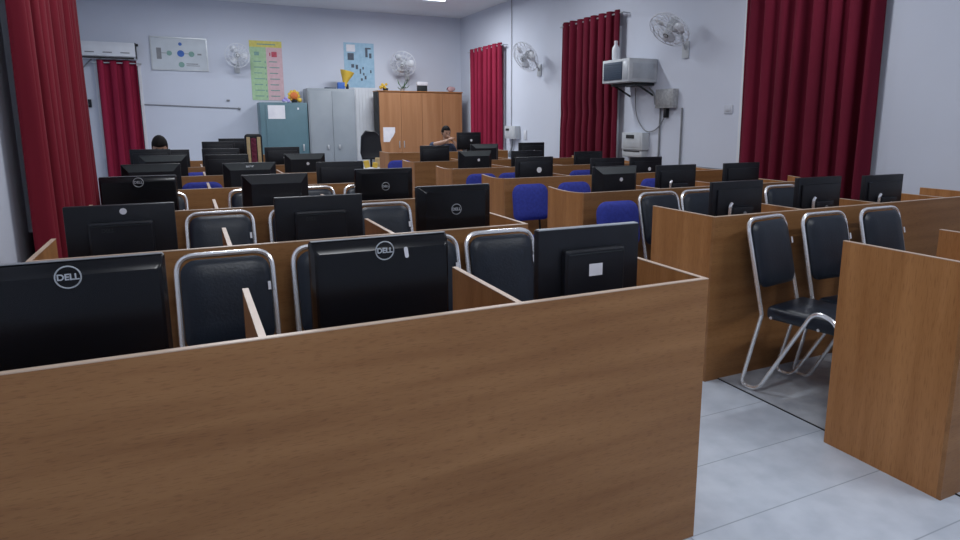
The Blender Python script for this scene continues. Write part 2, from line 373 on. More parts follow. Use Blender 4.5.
# ------------------------------------------------------------------ chairs
HW = .187; TR = .0115
def steel_chair():
    t = thing('steel_frame_chair', '', 'chair')
    # back frame: inverted U, from the kink behind the seat up and over
    for s in (-1, 1):
        bm = bmesh.new()
        path = rounded_path([(s * HW, .205, .46), (s * (HW - .005), .31, TR + .001), (s * (HW - .005), .20, TR + .001), (s * HW, -.095, .555), (s * HW, -.225, .515), (s * HW, -.245, .0)], [.05, .05, .07, .09], 7)
        # arch over the front, down to the floor in front
        tube(bm, path, TR, 8); finish('leg', bm, CHR, t)
    bm = bmesh.new()
    tube(bm, rounded_path([(-HW, .205, .46), (-HW, .338, .985), (HW, .338, .985), (HW, .205, .46)], [.075, .075], 7), TR, 8)
    finish('back_frame', bm, CHR, t)
    bm = bmesh.new(); tube(bm, [(-HW, .15, .455), (HW, .15, .455)], .009, 6); tube(bm, [(-HW, -.12, .455), (HW, -.12, .455)], .009, 6)
    finish('cross_bar', bm, CHR, t)
    ang = math.atan2(.133, .525)
    M = Matrix.Translation((0, .285, .785)) @ Matrix.Rotation(-ang, 4, 'X')
    bm = bmesh.new(); prism(bm, rrect(2 * HW - .026, .375, .062, 5, .055), -.026, .012, M, bulge=.012, bev=.012)
    finish('backrest', bm, REX, t)
    bm = bmesh.new(); box(bm, -HW + .002, HW - .002, -.225, .185, .440, .515, bev=.026, seg=3)
    for v in bm.verts:
        if v.co.z > .5: v.co.z += .012 * (1 - (v.co.x / HW) ** 2)
    finish('seat', bm, REX, t)
    bm = bmesh.new(); box(bm, -.006, .006, -.0015, .0015, -.018, .018, M=Matrix.Translation((HW - .022, .262, .845)) @ Matrix.Rotation(-ang, 4, 'X'))
    o = finish('label_tag', bm, PAPER, t, smooth=False); o['label'] = 'small white tag'
    return t
SC = Proto(steel_chair)
L1c = [(-1.497, 'black padded steel-framed chair alone right of the left-edge monitor, nearest row'), (-1.035, 'black chair mostly behind the nearest centre monitor, only left frame showing'),
       (-.632, 'black chair mostly behind the nearest centre monitor, only right frame showing'), (-.208, 'black steel-framed chair in nearest row between two monitors, beside a divider')]
for x, l in L1c: SC.put((x, .935, 0), 0, l, 'black steel chairs at the first left desk')
for x, l in [(-1.458, 'black steel chair in full view in the second left row, directly behind nearest lone chair'), (-.985, 'black chair in the second left row with its left frame peeking past the centre monitor'),
             (-.444, 'black chair in the second left row with its right side beyond the centre monitor')]: SC.put((x, 2.28, 0), 0, l, 'black steel chairs at the second left desk')
for x, l in [(-1.83, 'black steel chair of third left row, peeking out right of the left ring-logo monitor'), (-1.15, 'black steel chair of third left row, left corner showing beside sloping-topped monitor'),
             (-.695, 'black steel chair of third left row, right corner showing past sloping-topped monitor'), (-.232, 'black steel chair of third left row beside rightmost ring-logo monitor')]:
    SC.put((x, 3.60, 0), 0, l, 'black steel chairs at the third left desk')
for x, y, r, l in [(1.456, .69, .18, 'black steel chair by the aisle on the right, its seat and looped legs in view'), (1.84, .655, 0, 'black steel chair second from the aisle in the right front row'),
                (2.36, .655, 0, 'black steel chair rightmost in the right front row, behind near end panel')]:
    SC.put((x, y, .006), r, l, 'black steel chairs at the nearest right desk')
for x, l in [(1.645, 'black steel chair leftmost behind the right block end panel, beside blue chair'), (2.06, 'black steel chair second behind the right block end panel'),
             (2.97, 'black steel chair before the wide curtain, hidden between two monitors')]: SC.put((x, 1.97, .006), 0, l, 'black steel chairs at the second right desk')

def blue_chair():
    t = thing('blue_chair', '', 'chair')
    for sx in (-1, 1):
        for y0, y1 in ((-.17, -.20), (.17, .21)):
            bm = bmesh.new(); tube(bm, [(sx * .17, y0, .42), (sx * .19, y1, 0)], .012, 8); finish('leg', bm, BLKM, t)
    bm = bmesh.new(); box(bm, -.205, .205, -.22, .20, .42, .48, bev=.025, seg=3); finish('seat', bm, BLUE, t)
    bm = bmesh.new(); M = Matrix.Translation((0, .255, .78)) @ Matrix.Rotation(-.14, 4, 'X')
    prism(bm, rrect(.375, .34, .09, 6, .06), -.028, .02, M, bulge=.014, bev=.018); finish('backrest', bm, BLUE, t)
    bm = bmesh.new()
    for sx in (-1, 1): tube(bm, rounded_path([(sx * .10, .02, .425), (sx * .10, .235, .43), (sx * .10, .285, .80)], .05), .010, 6)
    finish('back_support', bm, BLKM, t)
    return t
BC = Proto(blue_chair)
for x, y, l, g in [
    (1.235, 1.99, 'royal blue chair between the near right monitor and first right block end panel', 'blue chairs in the right block'),
    (1.263, 3.42, 'royal blue padded chair fully seen left of the curved-top wooden end panel', 'blue chairs in the right block'),
    (1.745, 3.42, 'royal blue chair whose top shows over the third right block end panel', 'blue chairs in the right block'),
    (2.73, 3.42, 'royal blue chair below the monitor with a round white sticker near the switch box', 'blue chairs in the right block'),
    (2.66, 4.70, 'royal blue chair top low in front of the maroon curtain behind air cooler', 'blue chairs in the right block'),
    (1.33, 4.70, 'royal blue chair of the fourth right row, beside the fifth end panel', 'blue chairs in the right block'),
    (1.72, 4.70, 'royal blue chair of the fourth right row, behind monitor with oval sticker', 'blue chairs in the right block'),
    (1.22, 7.45, 'small distant royal blue chair before the teacher desk panel', 'blue chairs in the right block'),
    (-1.505, 4.98, 'royal blue chair of the fourth left row seen in the gap between monitors', 'blue chairs in the left block'),
    (-1.49, 6.33, 'royal blue chair of the fifth left row, thin strip seen between monitors', 'blue chairs in the left block')]:
    BC.put((x, y, .006 if x > 1.19 else 0), 0, l, g)

# ------------------------------------------------------------------ monitors (backs towards the camera, -Y)
RY = Matrix.Rotation(PI / 2, 4, 'X')            # text plane (xy) -> (xz), facing -Y
def stand(t, hinge_y=.02):
    bm = bmesh.new(); prism(bm, rrect(.24, .17, .05, 4), -.009, .009, Matrix.Translation((0, .03, .0095)) @ Matrix.Rotation(PI / 2, 4, 'X')); finish('stand_base', bm, BLKM, t)
    bm = bmesh.new(); box(bm, -.035, .035, .005, .030, .015, .24, bev=.006); finish('stand_column', bm, BLKM, t)
def screen_side(t, w, h, z0, y):
    o = finish('screen', bx(-w / 2 + .014, w / 2 - .014, y, y + .002, z0 + .02, z0 + h - .014), SCREEN, t, smooth=False)
def ring_logo(par, x, y, z, r=.0275, word=True, tilt=0):
    M = Matrix.Translation((x, y, z)) @ Matrix.Rotation(tilt, 4, 'X')
    bm = bmesh.new(); tube(bm, [M @ Vector((r * math.cos(a), 0, r * math.sin(a))) for a in [2 * PI * k / 28 for k in range(28)]], .0019, 6, closed=True)
    lg = finish('ring_logo', bm, SILV, par)
    text_mesh('logo_lettering', 'DELL', r * .78, SILV, par, M @ Matrix.Translation((0, -.001, 0)) @ RY, bold=.0006)
HT = .285; WM = .425
def monitor_logo(zl, wd=WM, style=0):
    def f():
        t = thing('monitor', '', 'monitor'); z1 = .415; z0 = z1 - HT; w = wd
        # tapered shell: rim at the screen, domed back plateau nearer to the camera, bevel at the top
        bm = bmesh.new()
        lay = [(1.0, .040, 0, 0), (1.0, .022, 0, 0), (.992, .016, 0, -.002), (.98, .000, 0, -.010), (.962, -.014, .0, -.024), (.93, -.020, 0, -.032)] if style == 0 else \
              [(1.0, .040, 0, 0), (1.0, .018, 0, 0), (.97, .006, 0, -.004), (.80, -.016, 0, -.03)]
        rings = []
        for s, y, a, dz in lay:
            o = rrect(w * s, HT + 2 * dz, .010, 3); rings.append([bm.verts.new((x, y, (z0 + z1) / 2 + z)) for x, z in o])
        n = len(rings[0])
        for A, B in zip(rings, rings[1:]):
            for k in range(n): bm.faces.new((A[k], A[(k + 1) % n], B[(k + 1) % n], B[k]))
        bm.faces.new(rings[0][::-1]); bm.faces.new(rings[-1])
        sh = finish('rear_shell', bm, BLK, t, angle=25)
        screen_side(t, w, HT, z0, .041)
        bm = bmesh.new(); box(bm, -w * .488, w * .488, .014, .030, z1 - .0005, z1 + .0015); finish('top_edge', bm, GREYC, sh, smooth=False)  # grey strip painted in for light glinting along the top edge
        ring_logo(sh, 0, -.0215 if style == 0 else -.0175, zl); stand(t)
        return t
    return f
def monitor_box(label_text=None, silver_edge=False, sticker=False, dot=False):
    def f():
        t = thing('monitor', '', 'monitor'); z1 = .415; z0 = z1 - .30; w = .42
        bm = bmesh.new(); box(bm, -w / 2, w / 2, .0, .036, z0, z1, bev=.004); sh = finish('rear_shell', bm, BLKM, t)
        bm = bmesh.new(); prism(bm, rrect(.245, .21, .008, 3), -.040, .0, Matrix.Translation((0, 0, z0 + .125)), bev=.008)
        hb = finish('rear_housing', bm, BLKM, t)
        bm = bmesh.new(); tube(bm, [(-.11, -.0405, z0 + .215), (.11, -.0405, z0 + .215)], .002, 6); finish('housing_ridge', bm, GREYP, hb)
        if label_text: text_mesh('raised_lettering', label_text, .022, GREYP, hb, Matrix.Translation((-.05, -.0405, z0 + .195)) @ RY, bold=.0008)
        if silver_edge: finish('top_edge', bx(-w / 2 + .004, w / 2 - .004, .004, .03, z1, z1 + .003), SILV, sh, smooth=False)
        if sticker:
            q = finish('sticker', bx(-.030, .025, -.0412, -.0402, z0 + .135, z0 + .178), PAPER, hb, smooth=False); q['label'] = 'white sticker'
        if dot:
            bm = bmesh.new(); lathe(bm, [(.014, 0), (.014, .001)], 14, Matrix.Translation((.01, .0002, z1 - .028)) @ Matrix.Rotation(PI / 2, 4, 'X')); finish('sticker', bm, PAPER, sh, smooth=False)['label'] = 'small white sticker'
        screen_side(t, w, .30, z0, .037); stand(t)
        return t
    return f
def monitor_wedge(text=None, sticker=None, w=.425, top=GREYP):
    def f():
        t = thing('monitor', '', 'monitor'); z1 = .415; z0 = z1 - .29
        bm = bmesh.new()
        box(bm, -w / 2, w / 2, .008, .040, z0, z1, bev=.004); sh = finish('rear_shell', bm, BLKM, t)
        # sloping trapezoid on the top edge, hump below
        bm = bmesh.new()
        P = [(-w / 2 + .006, .008, z1 - .004), (w / 2 - .006, .008, z1 - .004), (w / 2 - .055, -.045, z1 - .058), (-w / 2 + .055, -.045, z1 - .058)]
        Q = [(-w / 2 + .006, .008, z0 + .01), (w / 2 - .006, .008, z0 + .01), (w / 2 - .055, -.045, z0 + .05), (-w / 2 + .055, -.045, z0 + .05)]
        A = [bm.verts.new(p) for p in P]
        bm.faces.new(A)
        sl = finish('sloping_top', bm, top, t, smooth=False)
        bm = bmesh.new(); A = [bm.verts.new(p) for p in P]; B = [bm.verts.new(p) for p in Q]
        bm.faces.new((A[3], A[2], B[2], B[3])); bm.faces.new((A[2], A[1], B[1], B[2])); bm.faces.new((A[0], A[3], B[3], B[0])); bm.faces.new(B)
        hp = finish('rear_hump', bm, BLKM, t, smooth=False)
        ang = math.atan2(.054, .053)
        if text: text_mesh('raised_lettering', text, .036, SILV, sl, Matrix.Translation((0, -.0195, z1 - .028)) @ Matrix.Rotation(PI / 2 - (PI / 2 - ang), 4, 'X'), bold=.0012)
        if sticker:
            bm = bmesh.new(); lathe(bm, [(.016, 0), (.016, .001)], 14, Matrix.Translation((sticker, -.0455, z1 - .105)) @ Matrix.Rotation(PI / 2, 4, 'X'))
            finish('sticker', bm, PAPER, hp, smooth=False)
        screen_side(t, w, .29, z0, .041); stand(t)
        return t
    return f
def monitor_flat(sticker=None, post=False, w=.42, rw=False, size=.02):
    def f():
        t = thing('monitor', '', 'monitor'); z1 = .415; z0 = z1 - .28
        bm = bmesh.new(); box(bm, -w / 2, w / 2, .004, .038, z0, z1, bev=.004); sh = finish('rear_shell', bm, BLKM, t)
        bm = bmesh.new(); box(bm, -w / 2 + .03, w / 2 - .03, -.012, .005, z0 + .02, z1 - .045, bev=.008); finish('rear_housing', bm, BLKM, t)
        if sticker is not None:
            bm = bmesh.new(); lathe(bm, [(size, 0), (size, .001)], 16, Matrix.Translation((sticker, -.0125, z0 + .15)) @ Matrix.Rotation(PI / 2, 4, 'X'))
            q = finish('sticker', bm, PAPER, sh, smooth=False); q['label'] = 'round white sticker'
        if post:
            bm = bmesh.new(); box(bm, -.085, .085, -.05, -.012, z0 + .01, z0 + .125, bev=.006); mb = finish('mount_box', bm, BLKM, t)
            bm = bmesh.new(); lathe(bm, [(.016, 0), (.014, .004)], 14, Matrix.Translation((.01, -.052, z0 + .08)) @ Matrix.Rotation(PI / 2, 4, 'X')); finish('mount_knob', bm, GREYC, mb)
            bm = bmesh.new(); tube(bm, rounded_path([(-.10, -.03, z0 - .03), (-.10, -.035, z0 + .135), (-.085, -.035, z0 + .15)], .02), .011, 8); finish('mount_arm', bm, CHR, t)
        screen_side(t, w, .28, z0, .039); stand(t)
        return t
    return f
P_LT = Proto(monitor_logo(.385 - .005)); P_LC = Proto(monitor_logo(.29, style=1)); P_BX = Proto(monitor_box('DELL')); P_BXD = Proto(monitor_box('DELL', dot=True))
P_BX2 = Proto(monitor_box(None, True, True)); P_W = Proto(monitor_wedge()); P_WD = Proto(monitor_wedge(top=BLKR)); P_WA = Proto(monitor_wedge('acer')); P_WS = Proto(monitor_wedge(None, .02))
P_F = Proto(monitor_flat()); P_FS = Proto(monitor_flat(.03)); P_FP = Proto(monitor_flat(None, True)); P_FO = Proto(monitor_flat(.04, size=.028))
def L(i, x, P, label, dz=0, dy=0, rz=0): P.put((x, i * PLn + .222 + dy, DT + dz), rz, label, 'monitors on the left block desks')
def R(i, x, P, label, dz=0, dy=0, rz=0): P.put((x, YR0 + i * PRn + .222 + dy, DT + dz), rz, label, 'monitors on the right block desks')
L(0, -1.893, P_LT, 'glossy black monitor with ring logo cut by the left edge, nearest row', .014)
L(0, -1.095, P_LT, 'large glossy black monitor with ring logo and small sticker, centre of nearest row', .012)
L(0, -.347, P_BX2, 'black flat-backed monitor with a white square sticker, right end of nearest row', -.008)
L(1, -1.887, P_BXD, 'matt black monitor with tiny white sticker and rear box, left in second row', -.002)
L(1, -1.041, P_BX, 'matt black monitor with rear box, middle of second left row', -.004)
L(1, -.328, P_LC, 'glossy black monitor with ring logo at centre, right end of second left row', .017)
L(2, -1.893, P_LT, 'glossy black monitor with ring logo by the left curtain, third left row', .018)
L(2, -1.089, P_WD, 'black monitor with trapezoid sloping top, middle of third left row', .004)
L(2, -.34, P_LC, 'glossy black monitor with ring logo at centre, right end of third left row', .018)
L(3, -1.881, P_W, 'black monitor with grey sloping top, left in the fourth left row', .012)
L(3, -1.14, P_WA, 'black monitor with white lettering on its sloping top, fourth left row', .004)
L(3, -.373, P_F, 'plain black monitor in fourth left row, just left of centre ring-logo one', -.006)
L(4, -1.83, P_WS, 'black monitor with sloping top and one pale sticker, fifth left row below the seated head', .016)
L(4, -1.25, P_F, 'plain black monitor, middle of the fifth left row, below the stacked-looking ones', .012)
L(4, -.47, P_WS, 'black monitor with pale sticker in front of grey steel cupboard, fifth left row', .006)
L(5, -2.00, P_FS, 'left black monitor of the sixth left row, in front of the seated head', .026)
L(5, -1.80, P_FS, 'black monitor of the sixth left row just right of the seated head', .014, .07)
L(5, -1.245, P_F, 'plain black monitor of the sixth left row, left of patterned chair', .02)
L(5, -.533, P_FS, 'black monitor with sticker below the teal cupboard, sixth left row', .028)
P_F.put((-1.215, 8.30, DT + .066), 0, 'black monitor on the short desk behind the left block', 'monitors on the back left desks')
P_F.put((-.947, 9.646, DT + .072), 0, 'farthest back left black monitor, partly behind the patterned chair', 'monitors on the back left desks')
# sticker on the large centre monitor
R(1, 1.483, P_FP, 'black monitor with silver arm, left end of the second right row over wooden end panel', -.01)
R(1, 2.225, P_FP, 'black monitor with silver arm in front of the wide maroon curtain', -.012)
R(1, 2.898, P_FP, 'black monitor with silver arm at the right edge, right of the wide curtain', -.02)
R(2, 1.529, P_WS, 'black sloping-top monitor with a small sticker above the blue chair, third right row', -.004)
R(2, 2.167, P_FP, 'black monitor with silver arm standing before the bare wall, third right row', -.012)
R(2, 2.925, P_F, 'plain black monitor touching left edge of the wide maroon curtain', -.014)
R(3, 1.522, P_FO, 'black monitor with a white oval sticker, fourth right row', .002)
R(3, 2.41, P_F, 'plain black monitor in front of the curtain behind the air cooler', -.03)
R(3, 2.916, P_FS, 'black monitor with round white sticker under the grey switch box', -.03)
R(4, 1.464, P_WS, 'black sloping-top monitor with pale sticker, left end of fifth right row', .006)
R(4, 2.16, P_F, 'plain black monitor, fifth right row, behind the one with oval sticker', -.005)
R(4, 3.06, P_F, 'dark monitor low against the curtain behind air cooler, fifth right row', -.03)
R(5, 1.452, P_F, 'plain black monitor before the seated man, farthest right row', .022)
R(5, 2.20, P_W, 'black sloping-top monitor below the far bright curtain, farthest right row', .032)
R(5, 2.96, P_FS, 'black monitor right of the far switch box, farthest right row', .043)
P_FS.put((2.56, 8.24, DT + .17), 0, 'tall-standing black monitor on the teacher desk hiding the man', 'monitor on the teacher desk')
tag(finish('monitor_riser', bx(2.42, 2.70, 8.16, 8.38, DT, DT + .17, bev=.006), BLKM), 'flat black computer case under the monitor on the teacher desk', 'computer')
bm = bmesh.new(); prism(bm, rrect(.012, .034, .005, 3), -.0006, .0006, Matrix.Translation((-1.028, .222 - .0215, 1.146)) @ Matrix.Rotation(-.14, 4, 'Y'))
o = finish('sticker', bm, PAPER, None, smooth=False)
par = [q for q in bpy.data.objects if q.name.startswith('monitor') and q.get('label', '').startswith('large glossy black')][0]
bpy.context.view_layer.update(); o.parent = par; o.matrix_parent_inverse = par.matrix_world.inverted()

# ------------------------------------------------------------------ wall equipment
# split air conditioner high on the far wall
t = thing('air_conditioner', 'white split air conditioner high on far wall above narrow curtain', 'air conditioner', (-2.745, YF, 2.60))
bm = bmesh.new(); pro = [(0, 0), (-.14, .0), (-.21, .05), (-.215, .20), (-.17, .29), (0, .30)]
A = [bm.verts.new((-.43, y, z)) for y, z in pro]; B = [bm.verts.new((.43, y, z)) for y, z in pro]
bm.faces.new(A); bm.faces.new(B[::-1])
for k in range(6): bm.faces.new((A[k], A[(k + 1) % 6], B[(k + 1) % 6], B[k]))
body = finish('casing', bm, WHITE, t, angle=30)
finish('end_cap', bx(.43, .445, -.19, 0, .02, .29), BLKM, t, smooth=False)
finish('air_outlet', bx(-.40, .40, -.212, -.17, .005, .03), DARK, t, smooth=False)
for k, x in enumerate((-.27, .0, .27)): finish('printed_mark', bx(x - .07, x + .07, -.2165, -.2145, .10, .118), GREYC, body, smooth=False)
bm = bmesh.new(); tube(bm, rounded_path([(-2.99, YF - .05, 2.62), (-3.06, YF - .03, 2.55), (-3.20, YF - .02, 2.40), (-3.24, YF - .02, 2.05), (-3.18, YF - .02, 1.72), (-3.12, YF - .02, 1.82)], .1), .012, 6)
tag(finish('cable', bm, GREYC), 'dark cable looping down from wall air conditioner at the far left', 'cable')
tag(finish('wall_switch', bx(-3.135, -3.085, YF - .03, YF, 1.76, 1.90, bev=.004), BLKM), 'small black switch between the two left curtains', 'switch')
tag(finish('hook', bx(-2.30, -2.27, YF - .03, YF, 2.85, 2.89, bev=.004), BLKM), 'tiny black hook on far wall beside the wall air conditioner', 'hook')

# framed board with network diagram
t = thing('wall_board', 'white framed diagram board with coloured circles on the far wall', 'board', (-1.606, YF, 2.445))
bm = bmesh.new(); hw, hh = .476, .60
for a in ((-hw, hw, -.025, 0, 0, .022), (-hw, hw, -.025, 0, hh - .022, hh), (-hw, -hw + .022, -.025, 0, .022, hh - .022), (hw - .022, hw, -.025, 0, .022, hh - .022)): box(bm, *a)
finish('frame', bm, SILV, t, smooth=False)
pn = finish('board_panel', bx(-hw + .022, hw - .022, -.014, 0, .022, hh - .022), CH_W, t, smooth=False)
def disc(par, x, y, z, r, m, nm='printed_circle', d=.002):
    bm = bmesh.new(); lathe(bm, [(r, 0), (r, d)], 18, Matrix.Translation((x, y, z)) @ Matrix.Rotation(PI / 2, 4, 'X')); finish(nm, bm, m, par, smooth=False)
for x, z, m, r in ((-.17, .31, INKG, .045), (.02, .31, INKB, .06), (.20, .305, INKG, .05), (.02, .11, INKG, .05), (.02, .48, INKB, .03)): disc(pn, x, -.0142, z, r, m)
bm = bmesh.new()
for x0, x1, z0, z1 in ((-.38, -.30, .20, .40), (.30, .37, .29, .32), (.10, .30, .12, .135), (.10, .33, .09, .10), (-.30, -.22, .305, .315), (.07, .15, .305, .315)): box(bm, x0, x1, -.0155, -.0142, z0, z1)
finish('printed_marks', bm, GREYC, pn, smooth=False)

def fan(label, loc, yaw, tilt, r=.2, base=None):
    """wall fan: loc is hub; the face looks along local -Y"""
    t = thing('wall_fan', label, 'fan', loc, yaw, 'wall fans'); M = Matrix.Rotation(tilt, 4, 'X')
    bm = bmesh.new()
    for rr, y in ((r, 0), (r * .72, -.05), (r * .42, -.07), (r * .97, .035), (r * .6, .07)):
        tube(bm, [M @ Vector((rr * math.cos(a), y, rr * math.sin(a))) for a in [2 * PI * k / 24 for k in range(24)]], .0045, 5, closed=True)
    for k in range(18):
        a = 2 * PI * k / 18; c, s = math.cos(a), math.sin(a)
        tube(bm, [M @ Vector((x * r * c, y, x * r * s)) for x, y in ((.15, -.078), (.42, -.07), (.72, -.05), (1, 0), (.97, .035), (.6, .07), (.2, .08))], .003, 4)
    finish('cage', bm, WHITE, t)
    for q in range(3):
        bm = bmesh.new(); v = []
        for k in range(7):
            u = k / 6; rr = r * (.16 + .70 * u)
            for sgn in (-1, 1):
                a = q * 2 * PI / 3 + sgn * (.50 * math.sin(.5 + 2.2 * u)) ; v.append(bm.verts.new(M @ Vector((rr * math.cos(a), .01 + sgn * .022, rr * math.sin(a)))))
        for k in range(6): bm.faces.new((v[2 * k], v[2 * k + 1], v[2 * k + 3], v[2 * k + 2]))
        b = finish('fan_blade', bm, WHITE, t); b.modifiers.new('t', 'SOLIDIFY').thickness = .003
    bm = bmesh.new(); lathe(bm, [(.02, -.09), (.04, -.08), (.045, .0), (.06, .09), (.055, .17), (.03, .20)], 16, M @ Matrix.Rotation(-PI / 2, 4, 'X')); finish('motor', bm, OFFW, t)
    bm = bmesh.new(); lathe(bm, [(.035, 0), (.03, .008)], 14, M @ Matrix.Translation((0, -.08, 0)) @ Matrix.Rotation(PI / 2, 4, 'X')); finish('hub_cap', bm, GREYP, t)
    bm = bmesh.new(); e = M @ Vector((0, .16, -.02)); tube(bm, rounded_path([e, (0, .22, e.z - .10), (0, .33, -.20)], .05), .015, 8); box(bm, -.05, .05, .325, .345, -.30, -.10, bev=.006)
    finish('wall_bracket', bm, OFFW, t)
    return t
fan('pale round wall fan between diagram board and green and pink chart', (-.63, YF - .345, 2.735), 0, .1, .22)
fan('pale round wall fan above the wooden cupboard, tilted upward', (2.58, YF - .345, 2.70), -.55, .45, .27)
fan('wall fan on right wall between bright and dark maroon curtains', (XR - .345, 8.42, 2.60), -PI / 2 + .25, .55, .27)
fan('wall fan at top of right wall, right of the air cooler', (XR - .345, 4.72, 2.60), -PI / 2 + .2, .85, .25)

# charts
t = thing('wall_chart', 'tall green and pink printed chart with yellow heading', 'poster', (-.085, YF, 1.93)); w = .30; h = 1.13
c = finish('chart_sheet', bx(-w, w, -.006, 0, 0, h), CH_P, t, smooth=False)
finish('green_column', bx(-w, 0, -.0075, -.006, 0, h - .12), CH_G, t, smooth=False)
finish('heading_band', bx(-w, w, -.0075, -.006, h - .12, h), CH_Y, t, smooth=False)
bm = bmesh.new(); box(bm, -.16, .18, -.009, -.0075, h - .075, h - .055)
for k in range(7):
    for x0 in (-.24, .05): 
        z = .07 + k * .11; box(bm, x0, x0 + .17 + .03 * math.sin(k * 3 + x0), -.009, -.0062, z, z + .018)
    box(bm, -.035, -.015, -.009, -.0062, .05 + k * .11, .09 + k * .11)
box(bm, -.22, -.13, -.009, -.0062, .85, .92); finish('printed_lines', bm, INKG, c, smooth=False)
bm = bmesh.new(); box(bm, .10, .20, -.009, -.0062, .83, .93); box(bm, .06, .08, -.009, -.0062, .85, .91); finish('printed_emblem', bm, INKR, c, smooth=False)
t = thing('wall_chart', 'light blue printed chart with dark figures above grey cupboard', 'poster', (1.745, YF, 2.215)); w = .315; h = .90
c = finish('chart_sheet', bx(-w, w, -.006, 0, 0, h), CH_B, t, smooth=False)
bm = bmesh.new()
for x, z, a, b in ((-.24, .55, .13, .14), (.13, .62, .05, .16), (.21, .60, .05, .10), (.13, .78, .12, .03), (-.17, .40, .06, .07), (-.08, .37, .05, .09), (.0, .28, .03, .10), (.06, .37, .03, .05), (.07, .25, .03, .05), (.02, .14, .04, .05), (.10, .17, .04, .07), (.22, .30, .03, .06)):
    box(bm, x, x + a, -.0075, -.006, z, z + b)
finish('printed_figures', bm, INK, c, smooth=False)
finish('printed_patch', bx(-.26, -.08, -.0075, -.006, .72, .86), PAPER, c, smooth=False)

# thin conduit on the far wall
bm = bmesh.new(); tube(bm, [(-2.26, YF - .012, 1.82), (-.66, YF - .012, 1.765)], .010, 6); tube(bm, [(-.66, YF - .012, 1.765), (-.62, YF - .03, 1.75)], .02, 6)
tag(finish('conduit', bm, GREYC), 'thin grey horizontal conduit along the far left wall', 'conduit')
bm = bmesh.new(); box(bm, -.86, -.80, YF - .03, YF, 1.90, 1.93, bev=.004); tag(finish('hook', bm, GREYC), 'small grey bracket above the end of thin horizontal conduit', 'hook')

# cupboards
t = thing('steel_cupboard', 'teal grey steel cupboard with a white notice on its door', 'cupboard', (.15, 11.88, 0))
finish('body', bx(-.47, .40, -.30, .24, .06, 1.875, bev=.006), TEAL, t)
dr = finish('door', bx(-.37, .37, -.318, -.301, .12, 1.83, bev=.004), TEAL, t)
dr2 = finish('handle', bx(.28, .31, -.345, -.318, .95, 1.08, bev=.004), SILV, dr)
finish('plinth', bx(-.44, .37, -.27, .22, 0, .06), DARK, t, smooth=False)
tag(finish('notice', bx(-.03 - .15, .13, 11.88 - .3215, 11.88 - .319, 1.565, 1.82), PAPER, smooth=False), 'white paper notice stuck on the teal cupboard door', 'paper')
tag(finish('notice', bx(.36, .39, 11.88 - .3215, 11.88 - .319, 1.74, 1.78), PAPER, smooth=False), 'tiny white sticker at upper right of teal cupboard', 'sticker')
t = thing('steel_cupboard', 'tall light grey double-door steel cupboard', 'cupboard', (1.03, 11.86, 0))
finish('body', bx(-.46, .46, -.28, .26, .06, 2.155, bev=.006), GREYS, t)
for s in (-1, 1):
    d = finish('door', bx(min(s * .003, s * .435), max(s * .003, s * .435), -.296, -.281, .12, 2.10, bev=.003), GREYS, t)
    finish('handle', bx(min(s * .09, s * .13), max(s * .09, s * .13), -.32, -.296, .98, 1.06, bev=.004), SILV, d)
finish('plinth', bx(-.43, .43, -.25, .24, 0, .06), DARK, t, smooth=False)
t = thing('wooden_cupboard', 'wide brown wooden cupboard with several tall doors', 'cupboard', (2.90, 11.84, 0))
finish('body', bx(-.93, .90, -.26, .10, .05, 2.12, bev=.003), WOODC, t, smooth=False)
finish('plinth', bx(-.90, .87, -.23, .10, 0, .05), DARK, t, smooth=False)
finish('side_edge', bx(-.945, -.931, -.275, .10, 0, 2.13), DARK, t, smooth=False)
finish('cornice', bx(-.95, .91, -.285, .12, 2.121, 2.14), WOODV, t, smooth=False)
xs = [-.925, -.47, -.01, .44, .895]
for k in range(4):
    d = finish('door', bx(xs[k] + .003, xs[k + 1] - .003, -.280, -.262, .08, 2.10, bev=.002), WOODC, t, smooth=False)
    hx = xs[k + 1] - .05 if k % 2 == 0 else xs[k] + .05
    finish('handle', bx(hx - .008, hx + .008, -.300, -.280, .98, 1.12, bev=.003), SILV, d)
bm = bmesh.new(); prism(bm, [(0, 0), (.13, 0), (.16, .06), (.21, .12), (.25, .20), (.25, .30), (0, .30)], -.002, 0, Matrix.Translation((2.04, 11.5585, 1.10)))
tag(finish('notice', bm, PAPER, smooth=False), 'torn white paper stuck on the wooden cupboard door', 'paper')

# things on top of the cupboards
def blob(bm, c, r, sc=(1, 1, 1), n=10):
    bmesh.ops.create_uvsphere(bm, u_segments=n, v_segments=max(6, n // 2 + 2), radius=r, matrix=Matrix.Translation(c) @ Matrix.Diagonal((*sc, 1)))
t = thing('craft_flower', 'orange and yellow craft flower on top of teal cupboard', 'decoration', (.33, 11.68, 1.875))
bm = bmesh.new(); blob(bm, (0, 0, .13), .075, (1, .5, 1)); finish('flower_head', bm, ORG, t)
bm = bmesh.new()
for k in range(9): a = k * 2 * PI / 9; blob(bm, (.085 * math.cos(a), .02, .13 + .085 * math.sin(a)), .035, (1, .4, 1), 8)
blob(bm, (.10, 0, .05), .045); finish('petals', bm, YEL, t)
bm = bmesh.new(); lathe(bm, [(.05, 0), (.06, .04), (.03, .06)], 12); finish('base', bm, GREYP, t)
t = thing('craft_flower', 'small lilac and white craft flower at left of orange one', 'decoration', (.17, 11.68, 1.875))
bm = bmesh.new()
for dx, dz in ((-.04, .04), (.03, .05), (0, .08), (.05, .03), (-.01, .03)): blob(bm, (dx, 0, dz), .032)
finish('petals', bm, PURP, t); bm = bmesh.new(); lathe(bm, [(.03, 0), (.035, .02)], 10); finish('base', bm, WHITE, t)
t = thing('trophy_cup', 'yellow funnel-shaped cup on a dark base atop grey cupboard', 'decoration', (1.30, 11.72, 2.155))
